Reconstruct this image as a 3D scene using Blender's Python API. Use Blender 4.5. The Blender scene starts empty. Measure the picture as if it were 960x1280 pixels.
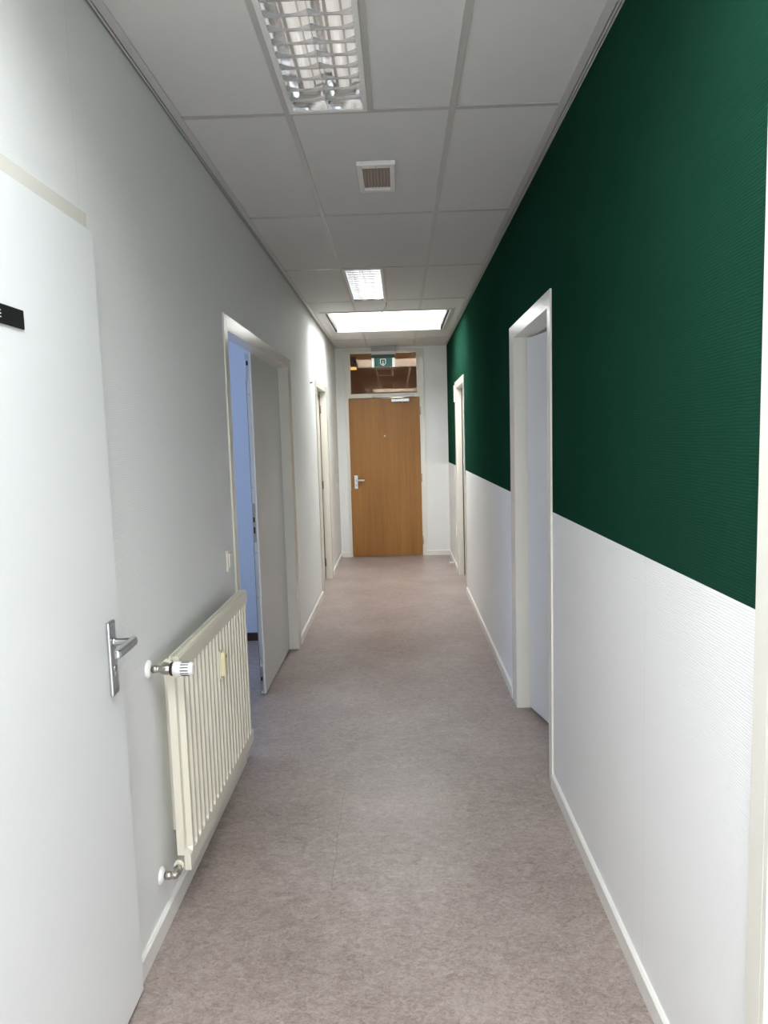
import bpy, bmesh, math, random
from mathutils import Vector, Matrix

random.seed(7)
S = bpy.context.scene
COL = S.collection

# ------------------------------------------------------------------ camera
CAM_H = 1.576
cam = bpy.data.cameras.new('camera')
cam.sensor_width = 36.0
cam.lens = 36.0 * 891.975 / 1280.0
cam.clip_start = 0.02
cam_o = bpy.data.objects.new('camera', cam)
COL.objects.link(cam_o)
_r = Vector((0.9993891, 0.0203898, -0.0283854))
_u = Vector((0.0261349, 0.1032361, 0.9943135))
_f = Vector((-0.0232043, 0.9944479, -0.1026402))
cam_o.matrix_world = Matrix(((_r.x, _u.x, -_f.x, 0), (_r.y, _u.y, -_f.y, 0),
                             (_r.z, _u.z, -_f.z, CAM_H), (0, 0, 0, 1)))
S.camera = cam_o

# ------------------------------------------------------------------ world and daylight levels
SKYLIGHT_NEAR = 17.0      # opal rooflight above the photographer
SKYLIGHT_FAR = 18.5       # opal rooflight near the end door
W = bpy.data.worlds.new('world')
S.world = W
W.use_nodes = True
W.node_tree.nodes['Background'].inputs[0].default_value = (0.80, 0.90, 1.0, 1)
W.node_tree.nodes['Background'].inputs[1].default_value = 1.0
S.view_settings.view_transform = 'Standard'
S.view_settings.look = 'None'
S.view_settings.gamma = 1
S.view_settings.use_curve_mapping = False
S.view_settings.exposure = 0.0
S.cycles.max_bounces = 14
S.cycles.diffuse_bounces = 8
S.cycles.glossy_bounces = 6
S.cycles.transmission_bounces = 8
S.cycles.sample_clamp_indirect = 6.0
S.cycles.caustics_reflective = False
S.cycles.caustics_refractive = False


def window_light(name, loc, rot, sx, sy, energy, color):
    l = bpy.data.lights.new(name, 'AREA')
    l.shape = 'RECTANGLE'
    l.size, l.size_y = sx, sy
    l.energy = energy
    l.color = color
    o = bpy.data.objects.new(name, l)
    COL.objects.link(o)
    o.location = loc
    o.rotation_euler = rot
    return o


# daylight entering the office on the left through its window, and the room on the right
window_light('daylight_left_office', (-3.66, 3.7, 1.55), (0, math.radians(-90), 0), 1.3, 2.2, 50, (0.55, 0.70, 1.0))
window_light('daylight_right_office', (3.66, 4.6, 1.55), (0, math.radians(90), 0), 1.3, 2.2, 28, (1.0, 0.95, 0.90))
# window at the entrance end of the corridor, behind the photographer
window_light('daylight_entrance', (0.06, -1.46, 1.10), (math.radians(50), 0, 0), 1.0, 1.9, 60, (0.90, 0.95, 1.0))

# ------------------------------------------------------------------ materials
def mat(name, color, rough=0.5, metal=0.0, spec=0.5, emit=None, estr=0.0):
    m = bpy.data.materials.new(name)
    m.use_nodes = True
    b = m.node_tree.nodes['Principled BSDF']
    b.inputs['Base Color'].default_value = (*color, 1)
    b.inputs['Roughness'].default_value = rough
    b.inputs['Metallic'].default_value = metal
    b.inputs['Specular IOR Level'].default_value = spec
    if emit:
        b.inputs['Emission Color'].default_value = (*emit, 1)
        b.inputs['Emission Strength'].default_value = estr
    return m


def N(m, t, **kw):
    n = m.node_tree.nodes.new(t)
    for k, v in kw.items():
        setattr(n, k, v)
    return n


def lk(m, a, b):
    m.node_tree.links.new(a, b)


def paint(name, color, rough, spec=0.5, vary=0.03, scale=3.0):
    """painted surface: a little tone variation and a fine roller stipple"""
    m = mat(name, color, rough, spec=spec)
    b = m.node_tree.nodes['Principled BSDF']
    tc = N(m, 'ShaderNodeTexCoord')
    no = N(m, 'ShaderNodeTexNoise')
    no.inputs['Scale'].default_value = scale
    no.inputs['Detail'].default_value = 4
    lk(m, tc.outputs['Object'], no.inputs['Vector'])
    mx = N(m, 'ShaderNodeMix', data_type='RGBA')
    mx.inputs[6].default_value = (*[c * (1 - vary) for c in color], 1)
    mx.inputs[7].default_value = (*[min(1, c * (1 + vary)) for c in color], 1)
    lk(m, no.outputs[0], mx.inputs[0])
    lk(m, mx.outputs[2], b.inputs['Base Color'])
    n2 = N(m, 'ShaderNodeTexNoise')
    n2.inputs['Scale'].default_value = 260
    lk(m, tc.outputs['Object'], n2.inputs['Vector'])
    bp = N(m, 'ShaderNodeBump')
    bp.inputs['Strength'].default_value = 0.06
    bp.inputs['Distance'].default_value = 0.001
    lk(m, n2.outputs[0], bp.inputs['Height'])
    lk(m, bp.outputs[0], b.inputs['Normal'])
    return m


def wallpaper(name, color, rough, spec, seam, pitch=1.2, scuffs=False):
    """ribbed glass-fibre wallpaper under paint, with butt seams every roll width along Y"""
    m = mat(name, color, rough, spec=spec)
    b = m.node_tree.nodes['Principled BSDF']
    tc = N(m, 'ShaderNodeTexCoord')
    sx = N(m, 'ShaderNodeSeparateXYZ')
    lk(m, tc.outputs['Object'], sx.inputs[0])
    # ribs along Y, slightly wavy
    mp = N(m, 'ShaderNodeMapping')
    mp.inputs['Scale'].default_value = (1, 14, 60)
    lk(m, tc.outputs['Object'], mp.inputs[0])
    no = N(m, 'ShaderNodeTexNoise')
    no.inputs['Scale'].default_value = 1.4
    no.inputs['Detail'].default_value = 3
    lk(m, mp.outputs[0], no.inputs['Vector'])
    ad = N(m, 'ShaderNodeMath', operation='MULTIPLY_ADD')
    lk(m, no.outputs[0], ad.inputs[0])
    ad.inputs[1].default_value = 0.008
    lk(m, sx.outputs['Z'], ad.inputs[2])
    ml = N(m, 'ShaderNodeMath', operation='MULTIPLY')
    lk(m, ad.outputs[0], ml.inputs[0])
    ml.inputs[1].default_value = 2 * math.pi / 0.0065
    sn = N(m, 'ShaderNodeMath', operation='SINE')
    lk(m, ml.outputs[0], sn.inputs[0])
    bp = N(m, 'ShaderNodeBump')
    bp.inputs['Strength'].default_value = 0.16
    bp.inputs['Distance'].default_value = 0.0012
    lk(m, sn.outputs[0], bp.inputs['Height'])
    # seam mask
    s1 = N(m, 'ShaderNodeMath', operation='SUBTRACT')
    lk(m, sx.outputs['Y'], s1.inputs[0])
    s1.inputs[1].default_value = seam - pitch * 20 - pitch / 2
    s2 = N(m, 'ShaderNodeMath', operation='MODULO')
    lk(m, s1.outputs[0], s2.inputs[0])
    s2.inputs[1].default_value = pitch
    s3 = N(m, 'ShaderNodeMath', operation='SUBTRACT')
    lk(m, s2.outputs[0], s3.inputs[0])
    s3.inputs[1].default_value = pitch / 2
    s4 = N(m, 'ShaderNodeMath', operation='ABSOLUTE')
    lk(m, s3.outputs[0], s4.inputs[0])
    s5 = N(m, 'ShaderNodeMath', operation='LESS_THAN')
    lk(m, s4.outputs[0], s5.inputs[0])
    s5.inputs[1].default_value = 0.0016
    n3 = N(m, 'ShaderNodeTexNoise')
    n3.inputs['Scale'].default_value = 2.2
    n3.inputs['Detail'].default_value = 5
    lk(m, tc.outputs['Object'], n3.inputs['Vector'])
    mx = N(m, 'ShaderNodeMix', data_type='RGBA')
    mx.inputs[6].default_value = (*[c * 0.965 for c in color], 1)
    mx.inputs[7].default_value = (*[min(1, c * 1.03) for c in color], 1)
    lk(m, n3.outputs[0], mx.inputs[0])
    m2 = N(m, 'ShaderNodeMix', data_type='RGBA')
    m2.inputs[7].default_value = (*[c * 0.91 for c in color], 1)
    lk(m, s5.outputs[0], m2.inputs[0])
    lk(m, mx.outputs[2], m2.inputs[6])
    out = m2.outputs[2]
    if scuffs:
        mp2 = N(m, 'ShaderNodeMapping')
        mp2.inputs['Scale'].default_value = (1, 26, 5)
        lk(m, tc.outputs['Object'], mp2.inputs[0])
        n4 = N(m, 'ShaderNodeTexNoise')
        n4.inputs['Scale'].default_value = 1.0
        n4.inputs['Detail'].default_value = 3
        lk(m, mp2.outputs[0], n4.inputs['Vector'])
        cr = N(m, 'ShaderNodeValToRGB')
        cr.color_ramp.elements[0].position = 0.70
        cr.color_ramp.elements[0].color = (0, 0, 0, 1)
        cr.color_ramp.elements[1].position = 0.80
        cr.color_ramp.elements[1].color = (0.35, 0.35, 0.35, 1)
        lk(m, n4.outputs[0], cr.inputs[0])
        m3 = N(m, 'ShaderNodeMix', data_type='RGBA')
        m3.inputs[7].default_value = (*[c * 1.25 + 0.002 for c in color], 1)
        lk(m, cr.outputs[0], m3.inputs[0])
        lk(m, out, m3.inputs[6])
        out = m3.outputs[2]
    lk(m, out, b.inputs['Base Color'])
    lk(m, bp.outputs[0], b.inputs['Normal'])
    return m


M = {}
M['wall_white'] = wallpaper('white_wallpaper', (0.80, 0.81, 0.80), 0.55, 0.35, 5.49)
M['wall_white_right'] = wallpaper('white_wallpaper_lower', (0.83, 0.83, 0.83), 0.55, 0.35, 1.906)
M['green'] = wallpaper('green_wallpaper', (0.0096, 0.0425, 0.0258), 0.5, 0.0, 1.906, scuffs=True)
M['plain_white'] = paint('white_plaster', (0.78, 0.78, 0.77), 0.6, 0.3)
M['frame'] = paint('cream_gloss_paint', (0.74, 0.72, 0.65), 0.22, 0.5, 0.02)
M['leaf_white'] = paint('white_door_laminate', (0.80, 0.815, 0.815), 0.38, 0.4, 0.015)
M['leaf_grey'] = paint('pale_grey_door_paint', (0.66, 0.65, 0.63), 0.35, 0.4, 0.02)
M['skirting'] = paint('white_skirting_paint', (0.76, 0.75, 0.71), 0.3, 0.5, 0.03)
M['ceiling_tile'] = paint('mineral_ceiling_tile', (0.68, 0.67, 0.65), 0.9, 0.1, 0.02, 20)
M['tbar'] = mat('white_ceiling_bar', (0.47, 0.46, 0.44), 0.34)
M['edge_trim'] = mat('grey_ceiling_trim', (0.56, 0.55, 0.53), 0.4)
M['alu'] = mat('brushed_aluminium', (0.62, 0.63, 0.64), 0.28, 1.0)
M['alu_satin'] = mat('satin_aluminium', (0.64, 0.66, 0.68), 0.34, 0.85)
M['alu_mirror'] = mat('louvre_mirror_aluminium', (0.86, 0.87, 0.88), 0.10, 1.0)
M['blade'] = mat('louvre_blade', (0.70, 0.70, 0.70), 0.2, 0.85)
M['lamp_white'] = mat('lamp_housing_white', (0.80, 0.79, 0.77), 0.4)
M['nickel'] = mat('nickel_valve', (0.46, 0.43, 0.38), 0.28, 1.0)
M['rad'] = paint('cream_radiator_enamel', (0.71, 0.67, 0.565), 0.3, 0.5, 0.015)
M['plastic_white'] = mat('white_plastic', (0.84, 0.83, 0.80), 0.35)
M['plastic_cream'] = mat('cream_plastic', (0.74, 0.70, 0.57), 0.4)
M['plastic_yellow'] = mat('yellowed_plastic', (0.72, 0.66, 0.42), 0.4)
M['black'] = mat('black_plastic', (0.004, 0.004, 0.005), 0.35)
M['seal'] = mat('black_rubber', (0.006, 0.006, 0.007), 0.7)
M['dark_brown'] = mat('dark_brown_skirting', (0.035, 0.014, 0.012), 0.4)
M['brown_grille'] = mat('brown_grille', (0.36, 0.29, 0.245), 0.6)
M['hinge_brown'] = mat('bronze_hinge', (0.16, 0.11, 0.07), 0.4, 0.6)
M['steel'] = mat('steel_hinge', (0.38, 0.36, 0.33), 0.35, 0.9)
M['sign_green'] = mat('sign_teal', (0.035, 0.20, 0.17), 0.35)
M['sign_dark'] = mat('sign_dark_green', (0.008, 0.05, 0.03), 0.4)
M['sign_white'] = mat('sign_lit_white', (0.85, 0.86, 0.85), 0.35, emit=(1, 1, 0.97), estr=0.55)
M['office_wall'] = paint('office_wall_paint', (0.48, 0.53, 0.62), 0.6, 0.2, 0.02)
M['brown_room'] = mat('brown_ceiling', (0.24, 0.15, 0.085), 0.7)
M['brown_line'] = mat('brown_ceiling_batten', (0.42, 0.30, 0.19), 0.6)
M['lamp_glow'] = mat('lamp_glow', (0.9, 0.85, 0.5), 0.4, emit=(1.0, 0.86, 0.40), estr=1.6)
M['tube'] = mat('fluorescent_tube', (0.86, 0.84, 0.80), 0.3, emit=(1.0, 0.95, 0.88), estr=0.45)
M['sky_near'] = mat('opal_rooflight_near', (0.9, 0.9, 0.9), 0.4, emit=(0.94, 0.975, 1.0), estr=SKYLIGHT_NEAR)
M['sky_far'] = mat('opal_rooflight_far', (0.9, 0.9, 0.9), 0.4, emit=(0.97, 0.985, 1.0), estr=SKYLIGHT_FAR)


def make_oak():
    m = mat('oak_veneer', (0.4, 0.2, 0.07), 0.38, spec=0.4)
    b = m.node_tree.nodes['Principled BSDF']
    tc = N(m, 'ShaderNodeTexCoord')
    mp = N(m, 'ShaderNodeMapping')
    mp.inputs['Scale'].default_value = (46, 46, 1.5)
    lk(m, tc.outputs['Object'], mp.inputs[0])
    no = N(m, 'ShaderNodeTexNoise')
    no.inputs['Scale'].default_value = 1.0
    no.inputs['Detail'].default_value = 6
    no.inputs['Roughness'].default_value = 0.65
    lk(m, mp.outputs[0], no.inputs['Vector'])
    mp2 = N(m, 'ShaderNodeMapping')
    mp2.inputs['Scale'].default_value = (7, 7, 0.7)
    lk(m, tc.outputs['Object'], mp2.inputs[0])
    n2 = N(m, 'ShaderNodeTexNoise')
    n2.inputs['Scale'].default_value = 1.0
    n2.inputs['Detail'].default_value = 3
    lk(m, mp2.outputs[0], n2.inputs['Vector'])
    a = N(m, 'ShaderNodeMath', operation='MULTIPLY_ADD')
    lk(m, n2.outputs[0], a.inputs[0])
    a.inputs[1].default_value = 0.5
    a2 = N(m, 'ShaderNodeMath', operation='MULTIPLY')
    lk(m, no.outputs[0], a2.inputs[0])
    a2.inputs[1].default_value = 0.5
    lk(m, a2.outputs[0], a.inputs[2])
    cr = N(m, 'ShaderNodeValToRGB')
    e = cr.color_ramp.elements
    e[0].position, e[0].color = 0.30, (0.195, 0.079, 0.013, 1)
    e[1].position, e[1].color = 0.68, (0.325, 0.149, 0.034, 1)
    lk(m, a.outputs[0], cr.inputs[0])
    lk(m, cr.outputs[0], b.inputs['Base Color'])
    return m


def make_lino():
    m = mat('marbled_linoleum', (0.3, 0.25, 0.22), 0.36, spec=0.45)
    b = m.node_tree.nodes['Principled BSDF']
    tc = N(m, 'ShaderNodeTexCoord')

    def noise(sc, scale, detail, rough=0.6, dist=0.0):
        mp = N(m, 'ShaderNodeMapping')
        mp.inputs['Scale'].default_value = sc
        lk(m, tc.outputs['Object'], mp.inputs[0])
        n = N(m, 'ShaderNodeTexNoise')
        n.inputs['Scale'].default_value = scale
        n.inputs['Detail'].default_value = detail
        n.inputs['Roughness'].default_value = rough
        n.inputs['Distortion'].default_value = dist
        lk(m, mp.outputs[0], n.inputs['Vector'])
        return n.outputs[0]

    def math2(op, a, bb, c=None):
        n = N(m, 'ShaderNodeMath', operation=op)
        for i, v in enumerate((a, bb, c)):
            if v is None:
                continue
            if isinstance(v, (int, float)):
                n.inputs[i].default_value = v
            else:
                lk(m, v, n.inputs[i])
        return n.outputs[0]

    streak = noise((5, 8, 1), 3.6, 9, 0.78, 1.4)
    flake = noise((1, 1.35, 1), 52, 7, 0.8, 1.6)
    cloud = noise((1, 1, 1), 1.6, 3)
    v = math2('ADD', math2('MULTIPLY', streak, 0.36), math2('ADD', math2('MULTIPLY', flake, 0.46), math2('MULTIPLY', cloud, 0.18)))
    cr = N(m, 'ShaderNodeValToRGB')
    e = cr.color_ramp.elements
    e[0].position, e[0].color = 0.39, (0.158, 0.119, 0.104, 1)
    e[1].position, e[1].color = 0.61, (0.43, 0.366, 0.338, 1)
    k = e.new(0.5)
    k.color = (0.290, 0.234, 0.212, 1)
    lk(m, v, cr.inputs[0])
    # dark flecks
    fl = noise((1, 1.5, 1), 46, 4, 0.7, 1.5)
    fm = N(m, 'ShaderNodeValToRGB')
    fm.color_ramp.elements[0].position, fm.color_ramp.elements[0].color = 0.64, (0, 0, 0, 1)
    fm.color_ramp.elements[1].position, fm.color_ramp.elements[1].color = 0.72, (0.55, 0.55, 0.55, 1)
    lk(m, fl, fm.inputs[0])
    mx = N(m, 'ShaderNodeMix', data_type='RGBA')
    lk(m, fm.outputs[0], mx.inputs[0])
    lk(m, cr.outputs[0], mx.inputs[6])
    mx.inputs[7].default_value = (0.15, 0.105, 0.085, 1)
    # scratches worn into the floor
    sx = N(m, 'ShaderNodeSeparateXYZ')
    lk(m, tc.outputs['Object'], sx.inputs[0])
    wob = noise((1, 1, 1), 5.0, 3)

    def scratch(ax_main, m0, m1, c0, slope, wobble, width, strength):
        t = sx.outputs[ax_main]
        o = sx.outputs['X' if ax_main == 'Y' else 'Y']
        line = math2('MULTIPLY_ADD', t, -slope, math2('SUBTRACT', o, c0 - slope * m0))
        line = math2('ADD', line, math2('MULTIPLY', math2('SUBTRACT', wob, 0.5), wobble))
        on = math2('LESS_THAN', math2('ABSOLUTE', line, 0), width)
        on = math2('MULTIPLY', on, math2('GREATER_THAN', t, m0))
        on = math2('MULTIPLY', on, math2('LESS_THAN', t, m1))
        return math2('MULTIPLY', on, strength)

    out = mx.outputs[2]
    for args, col in (
            (('Y', 2.36, 3.12, -0.275, -0.02, 0.035, 0.0011, 0.6), (0.10, 0.075, 0.06, 1)),
            (('X', -0.25, 0.30, 3.55, 0.35, 0.06, 0.005, 0.20), (0.50, 0.44, 0.39, 1)),
            (('X', -0.20, 0.46, 3.05, -0.05, 0.08, 0.005, 0.16), (0.50, 0.44, 0.39, 1)),
            (('X', -0.10, 0.20, 2.35, 0.05, 0.12, 0.003, 0.18), (0.50, 0.44, 0.39, 1)),
            (('X', -0.45, -0.30, 2.15, 0.5, 0.20, 0.003, 0.5), (0.14, 0.10, 0.08, 1))):
        n = N(m, 'ShaderNodeMix', data_type='RGBA')
        lk(m, scratch(*args), n.inputs[0])
        lk(m, out, n.inputs[6])
        n.inputs[7].default_value = col
        out = n.outputs[2]
    lk(m, out, b.inputs['Base Color'])
    rr = math2('MULTIPLY_ADD', streak, 0.16, 0.30)
    lk(m, rr, b.inputs['Roughness'])
    bp = N(m, 'ShaderNodeBump')
    bp.inputs['Strength'].default_value = 0.10
    bp.inputs['Distance'].default_value = 0.002
    lk(m, noise((1, 1, 1), 9, 3), bp.inputs['Height'])
    lk(m, bp.outputs[0], b.inputs['Normal'])
    return m


def make_pane():
    """bronze-tinted, strongly reflecting glazing"""
    m = bpy.data.materials.new('bronze_glass')
    m.use_nodes = True
    nt = m.node_tree
    nt.nodes.clear()
    out = N(m, 'ShaderNodeOutputMaterial')
    tr = N(m, 'ShaderNodeBsdfTransparent')
    tr.inputs[0].default_value = (0.80, 0.66, 0.50, 1)
    gl = N(m, 'ShaderNodeBsdfGlossy')
    gl.inputs['Color'].default_value = (0.95, 0.88, 0.80, 1)
    gl.inputs['Roughness'].default_value = 0.015
    mx = N(m, 'ShaderNodeMixShader')
    mx.inputs[0].default_value = 0.075
    lk(m, tr.outputs[0], mx.inputs[1])
    lk(m, gl.outputs[0], mx.inputs[2])
    lk(m, mx.outputs[0], out.inputs[0])
    return m


M['oak'] = make_oak()
M['lino'] = make_lino()
M['pane'] = make_pane()

# ------------------------------------------------------------------ mesh helpers
def B():
    return bmesh.new()


def box(bm, x0, x1, y0, y1, z0, z1, mi=0):
    vs = [bm.verts.new((x, y, z)) for x in (x0, x1) for y in (y0, y1) for z in (z0, z1)]
    for q in ((0, 1, 3, 2), (4, 6, 7, 5), (0, 4, 5, 1), (2, 3, 7, 6), (0, 2, 6, 4), (1, 5, 7, 3)):
        f = bm.faces.new([vs[i] for i in q])
        f.material_index = mi
    return vs


def prism(bm, pts, axis, a0, a1, mi=0):
    """extrude a closed 2D outline along axis; pts are the two remaining coordinates in x,y,z order"""
    def co(p, a):
        return {'x': (a, p[0], p[1]), 'y': (p[0], a, p[1]), 'z': (p[0], p[1], a)}[axis]
    lo = [bm.verts.new(co(p, a0)) for p in pts]
    hi = [bm.verts.new(co(p, a1)) for p in pts]
    n = len(pts)
    fs = [bm.faces.new(lo[::-1]), bm.faces.new(hi)]
    for i in range(n):
        fs.append(bm.faces.new((lo[i], lo[(i + 1) % n], hi[(i + 1) % n], hi[i])))
    for f in fs:
        f.material_index = mi


def sheet(bm, pts, axis, a0, a1):
    """extrude an open 2D polyline along axis"""
    def co(p, a):
        return {'x': (a, p[0], p[1]), 'y': (p[0], a, p[1]), 'z': (p[0], p[1], a)}[axis]
    lo = [bm.verts.new(co(p, a0)) for p in pts]
    hi = [bm.verts.new(co(p, a1)) for p in pts]
    for i in range(len(pts) - 1):
        bm.faces.new((lo[i], lo[i + 1], hi[i + 1], hi[i]))


def lathe(bm, p, d, prof, seg=24, cap=True, flat=None):
    """revolve (distance along d, radius) about the line through p"""
    d = Vector(d).normalized()
    a = d.orthogonal().normalized()
    c = d.cross(a)
    p = Vector(p)
    rings = []
    for t, r in prof:
        rings.append([bm.verts.new(p + d * t + (a * math.cos(2 * math.pi * i / seg) + c * math.sin(2 * math.pi * i / seg)) * r)
                      for i in range(seg)])
    for q in range(len(rings) - 1):
        for i in range(seg):
            f = bm.faces.new((rings[q][i], rings[q][(i + 1) % seg], rings[q + 1][(i + 1) % seg], rings[q + 1][i]))
            f.smooth = True
    if cap:
        bm.faces.new(rings[0][::-1])
        bm.faces.new(rings[-1])


def tube(bm, pts, r, seg=16):
    """round bar along a polyline"""
    pts = [Vector(p) for p in pts]
    rings = []
    a = None
    for i, p in enumerate(pts):
        d = (pts[min(i + 1, len(pts) - 1)] - pts[max(i - 1, 0)]).normalized()
        if a is None:
            a = d.orthogonal().normalized()
        a = (a - d * a.dot(d)).normalized()
        c = d.cross(a)
        rad = r[i] if isinstance(r, (list, tuple)) else r
        rings.append([bm.verts.new(p + (a * math.cos(2 * math.pi * k / seg) + c * math.sin(2 * math.pi * k / seg)) * rad) for k in range(seg)])
    for q in range(len(rings) - 1):
        for k in range(seg):
            f = bm.faces.new((rings[q][k], rings[q][(k + 1) % seg], rings[q + 1][(k + 1) % seg], rings[q + 1][k]))
            f.smooth = True
    bm.faces.new(rings[0][::-1])
    bm.faces.new(rings[-1])


def obj(name, bm, m, parent=None, bevel=0.0, loc=None, props=None, smooth=False):
    root = Vector((0, 0, 0))
    pr = parent
    while pr is not None:
        root += Vector(pr.location)
        pr = pr.parent
    if parent is None and loc is not None:
        root = Vector(loc)
    bmesh.ops.recalc_face_normals(bm, faces=bm.faces[:])
    bmesh.ops.translate(bm, verts=bm.verts[:], vec=-root)
    me = bpy.data.meshes.new(name)
    bm.to_mesh(me)
    bm.free()
    o = bpy.data.objects.new(name, me)
    for mm in (m if isinstance(m, (list, tuple)) else [m]):
        me.materials.append(mm)
    COL.objects.link(o)
    if parent is not None:
        o.parent = parent
    elif loc is not None:
        o.location = loc
    if bevel:
        bv = o.modifiers.new('bevel', 'BEVEL')
        bv.width = bevel
        bv.segments = 2
        bv.limit_method = 'ANGLE'
    for k, v in (props or {}).items():
        o[k] = v
    return o


def thing(name, label, cat, loc=(0, 0, 0), group=None, kind=None):
    o = bpy.data.objects.new(name, None)
    o.empty_display_size = 0.1
    COL.objects.link(o)
    o.location = loc
    o['label'] = label
    o['category'] = cat
    if group:
        o['group'] = group
    if kind:
        o['kind'] = kind
    return o


def struct(name, bm, m, label=None, cat=None, bevel=0.0):
    o = obj(name, bm, m, bevel=bevel)
    o['kind'] = 'structure'
    if label:
        o['label'] = label
        o['category'] = cat
    return o


# ------------------------------------------------------------------ room shell
XL, XR, ZC, YE, Y0 = -0.806, 0.654, 2.760, 9.485, -1.6
TOP = 3.30          # underside of the roof above the suspended ceiling
WT = 0.10
ZG = 1.240          # top of the white dado on the right wall

bm = B()
box(bm, -3.8, 3.8, Y0 - 0.1, 14.2, -0.08, 0.0)
struct('floor', bm, M['lino'], 'worn greyish brown marbled linoleum floor', 'floor')

# openings in the side walls: (y0, y1, top)
L_OPEN = [(0.955, 1.880, 2.125), (3.42, 5.285, 2.125), (7.10, 8.035, 2.125)]
R_OPEN = [(0.345, 1.250, 2.125), (3.115, 4.025, 2.125), (7.135, 8.040, 2.125)]


def side_wall(bm, xa, xb, opens, zsplit=None):
    def seg(y0, y1, z0, z1):
        if zsplit is None or z0 >= zsplit:
            box(bm, xa, xb, y0, y1, z0, z1, 0)
        elif z1 <= zsplit:
            box(bm, xa, xb, y0, y1, z0, z1, 1)
        else:
            box(bm, xa, xb, y0, y1, z0, zsplit, 1)
            box(bm, xa, xb, y0, y1, zsplit, z1, 0)
    y = Y0
    for a, b, t in opens:
        seg(y, a, 0, TOP)
        seg(a, b, t, TOP)
        y = b
    seg(y, YE + 0.1, 0, TOP)


bm = B()
side_wall(bm, XL - WT, XL, L_OPEN)
struct('wall_left', bm, M['wall_white'], 'white ribbed wallpaper wall along the left side', 'wall')
bm = B()
side_wall(bm, XR, XR + WT, R_OPEN, ZG)
struct('wall_right', bm, [M['green'], M['wall_white_right']], 'dark green wall with white lower half along the right side', 'wall')
bm = B()
box(bm, XL, -0.688, YE, YE + 0.1, 0, TOP)
box(bm, 0.348, XR, YE, YE + 0.1, 0, TOP)
box(bm, -0.688, 0.348, YE, YE + 0.1, 2.728, TOP)
struct('wall_end', bm, M['wall_white'], 'white end wall around the oak door', 'wall')
bm = B()
box(bm, -3.8, -0.70, Y0 - 0.1, Y0, 0, TOP)
box(bm, 0.55, 3.8, Y0 - 0.1, Y0, 0, TOP)
box(bm, -0.70, 0.55, Y0 - 0.1, Y0, 0, 0.12)
box(bm, -0.70, 0.55, Y0 - 0.1, Y0, 2.20, TOP)
struct('wall_back', bm, M['plain_white'])

# skirting boards, interrupted by the door frames
FR = 0.055          # width of the frame faces


def skirting(bm, x_wall, sgn, spans):
    t, h = 0.013, 0.065
    for a, b in spans:
        prism(bm, [(x_wall, 0.0), (x_wall + sgn * t, 0.0), (x_wall + sgn * t, h - 0.006), (x_wall + sgn * 0.006, h), (x_wall, h)], 'y', a, b)


def spans(opens):
    out, y = [], Y0
    for a, b, _ in opens:
        out.append((y, a - FR))
        y = b + FR
    out.append((y, YE))
    return out


bm = B()
skirting(bm, XL, 1, [(Y0, 0.955 - FR), (1.91, 3.372), (5.40, 7.045), (8.15, YE)])
struct('baseboard_left', bm, M['skirting'], 'white skirting board under the left wall', 'skirting board')
bm = B()
skirting(bm, XR, -1, [(Y0, 0.345 - FR), (1.297, 3.066), (4.165, 7.085), (8.165, YE)])
struct('baseboard_right', bm, M['skirting'], 'scuffed white skirting board under the green and white wall', 'skirting board')
bm = B()
for a, b in ((XL + 0.013, -0.688), (0.348, XR - 0.013)):
    prism(bm, [(YE, 0.0), (YE - 0.013, 0.0), (YE - 0.013, 0.059), (YE - 0.006, 0.065), (YE, 0.065)], 'x', a, b)
struct('baseboard_end', bm, M['skirting'], 'short white skirting pieces beside the oak door', 'skirting board')

# ------------------------------------------------------------------ suspended ceiling
XG = -0.373                         # left long bar; the middle bay is one module wide
G = [XG, XG + 0.600]
ROWS = [2.732 + 1.2 * k for k in range(-4, 6)]
SKY = [(-0.680, 0.525, 0.00, 1.23), (-0.680, 0.525, 6.852, 8.085)]
LIGHT = [(XG + 0.012, XG + 0.288, 1.544, 2.720), (XG + 0.012, XG + 0.288, 5.144, 6.320)]
CX0, CX1 = XL + 0.022, XR - 0.022   # the tiled field stops at the shadow-gap trims
ys = sorted(set([Y0, YE] + [y for y in ROWS if Y0 < y < YE] + [v for s in SKY for v in s[2:]]))
bm = B()
for y0, y1 in zip(ys[:-1], ys[1:]):
    ym = (y0 + y1) / 2
    sky = next((s for s in SKY if s[2] < ym < s[3]), None)
    lit = next((l for l in LIGHT if l[2] - 0.05 < ym < l[3] + 0.05), None)
    cols = [(CX0, G[0]), (G[0], G[1]), (G[1], CX1)]
    if sky:
        cols = [(CX0, sky[0]), (sky[1], CX1)]
    elif lit:
        cols = [(CX0, G[0]), (G[0] + 0.300, G[1]), (G[1], CX1)]
    for a, b in cols:
        box(bm, a, b, y0, y1, ZC + 0.0035, ZC + 0.020)
struct('ceiling', bm, M['ceiling_tile'], 'suspended ceiling of pale grey mineral tiles', 'ceiling')
bm = B()
hb, zb0, zb1 = 0.012, ZC, ZC + 0.003
for x in G:
    for y0, y1 in ((Y0, SKY[0][2]), (SKY[0][3], SKY[1][2]), (SKY[1][3], YE)):
        box(bm, x - hb, x + hb, y0, y1, zb0, zb1)
for l in LIGHT:
    box(bm, G[0] + 0.288, G[0] + 0.312, l[2] - 0.012, l[3] + 0.012, zb0, zb1)
for y in ROWS:
    if not (Y0 < y < YE) or any(s[2] - 0.02 < y < s[3] + 0.02 for s in SKY):
        continue
    box(bm, CX0, CX1, y - hb, y + hb, zb0 + 0.0006, zb1)
struct('trim_1', bm, M['tbar'], 'grid of ceiling bars between the tiles', 'ceiling grid')


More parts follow.
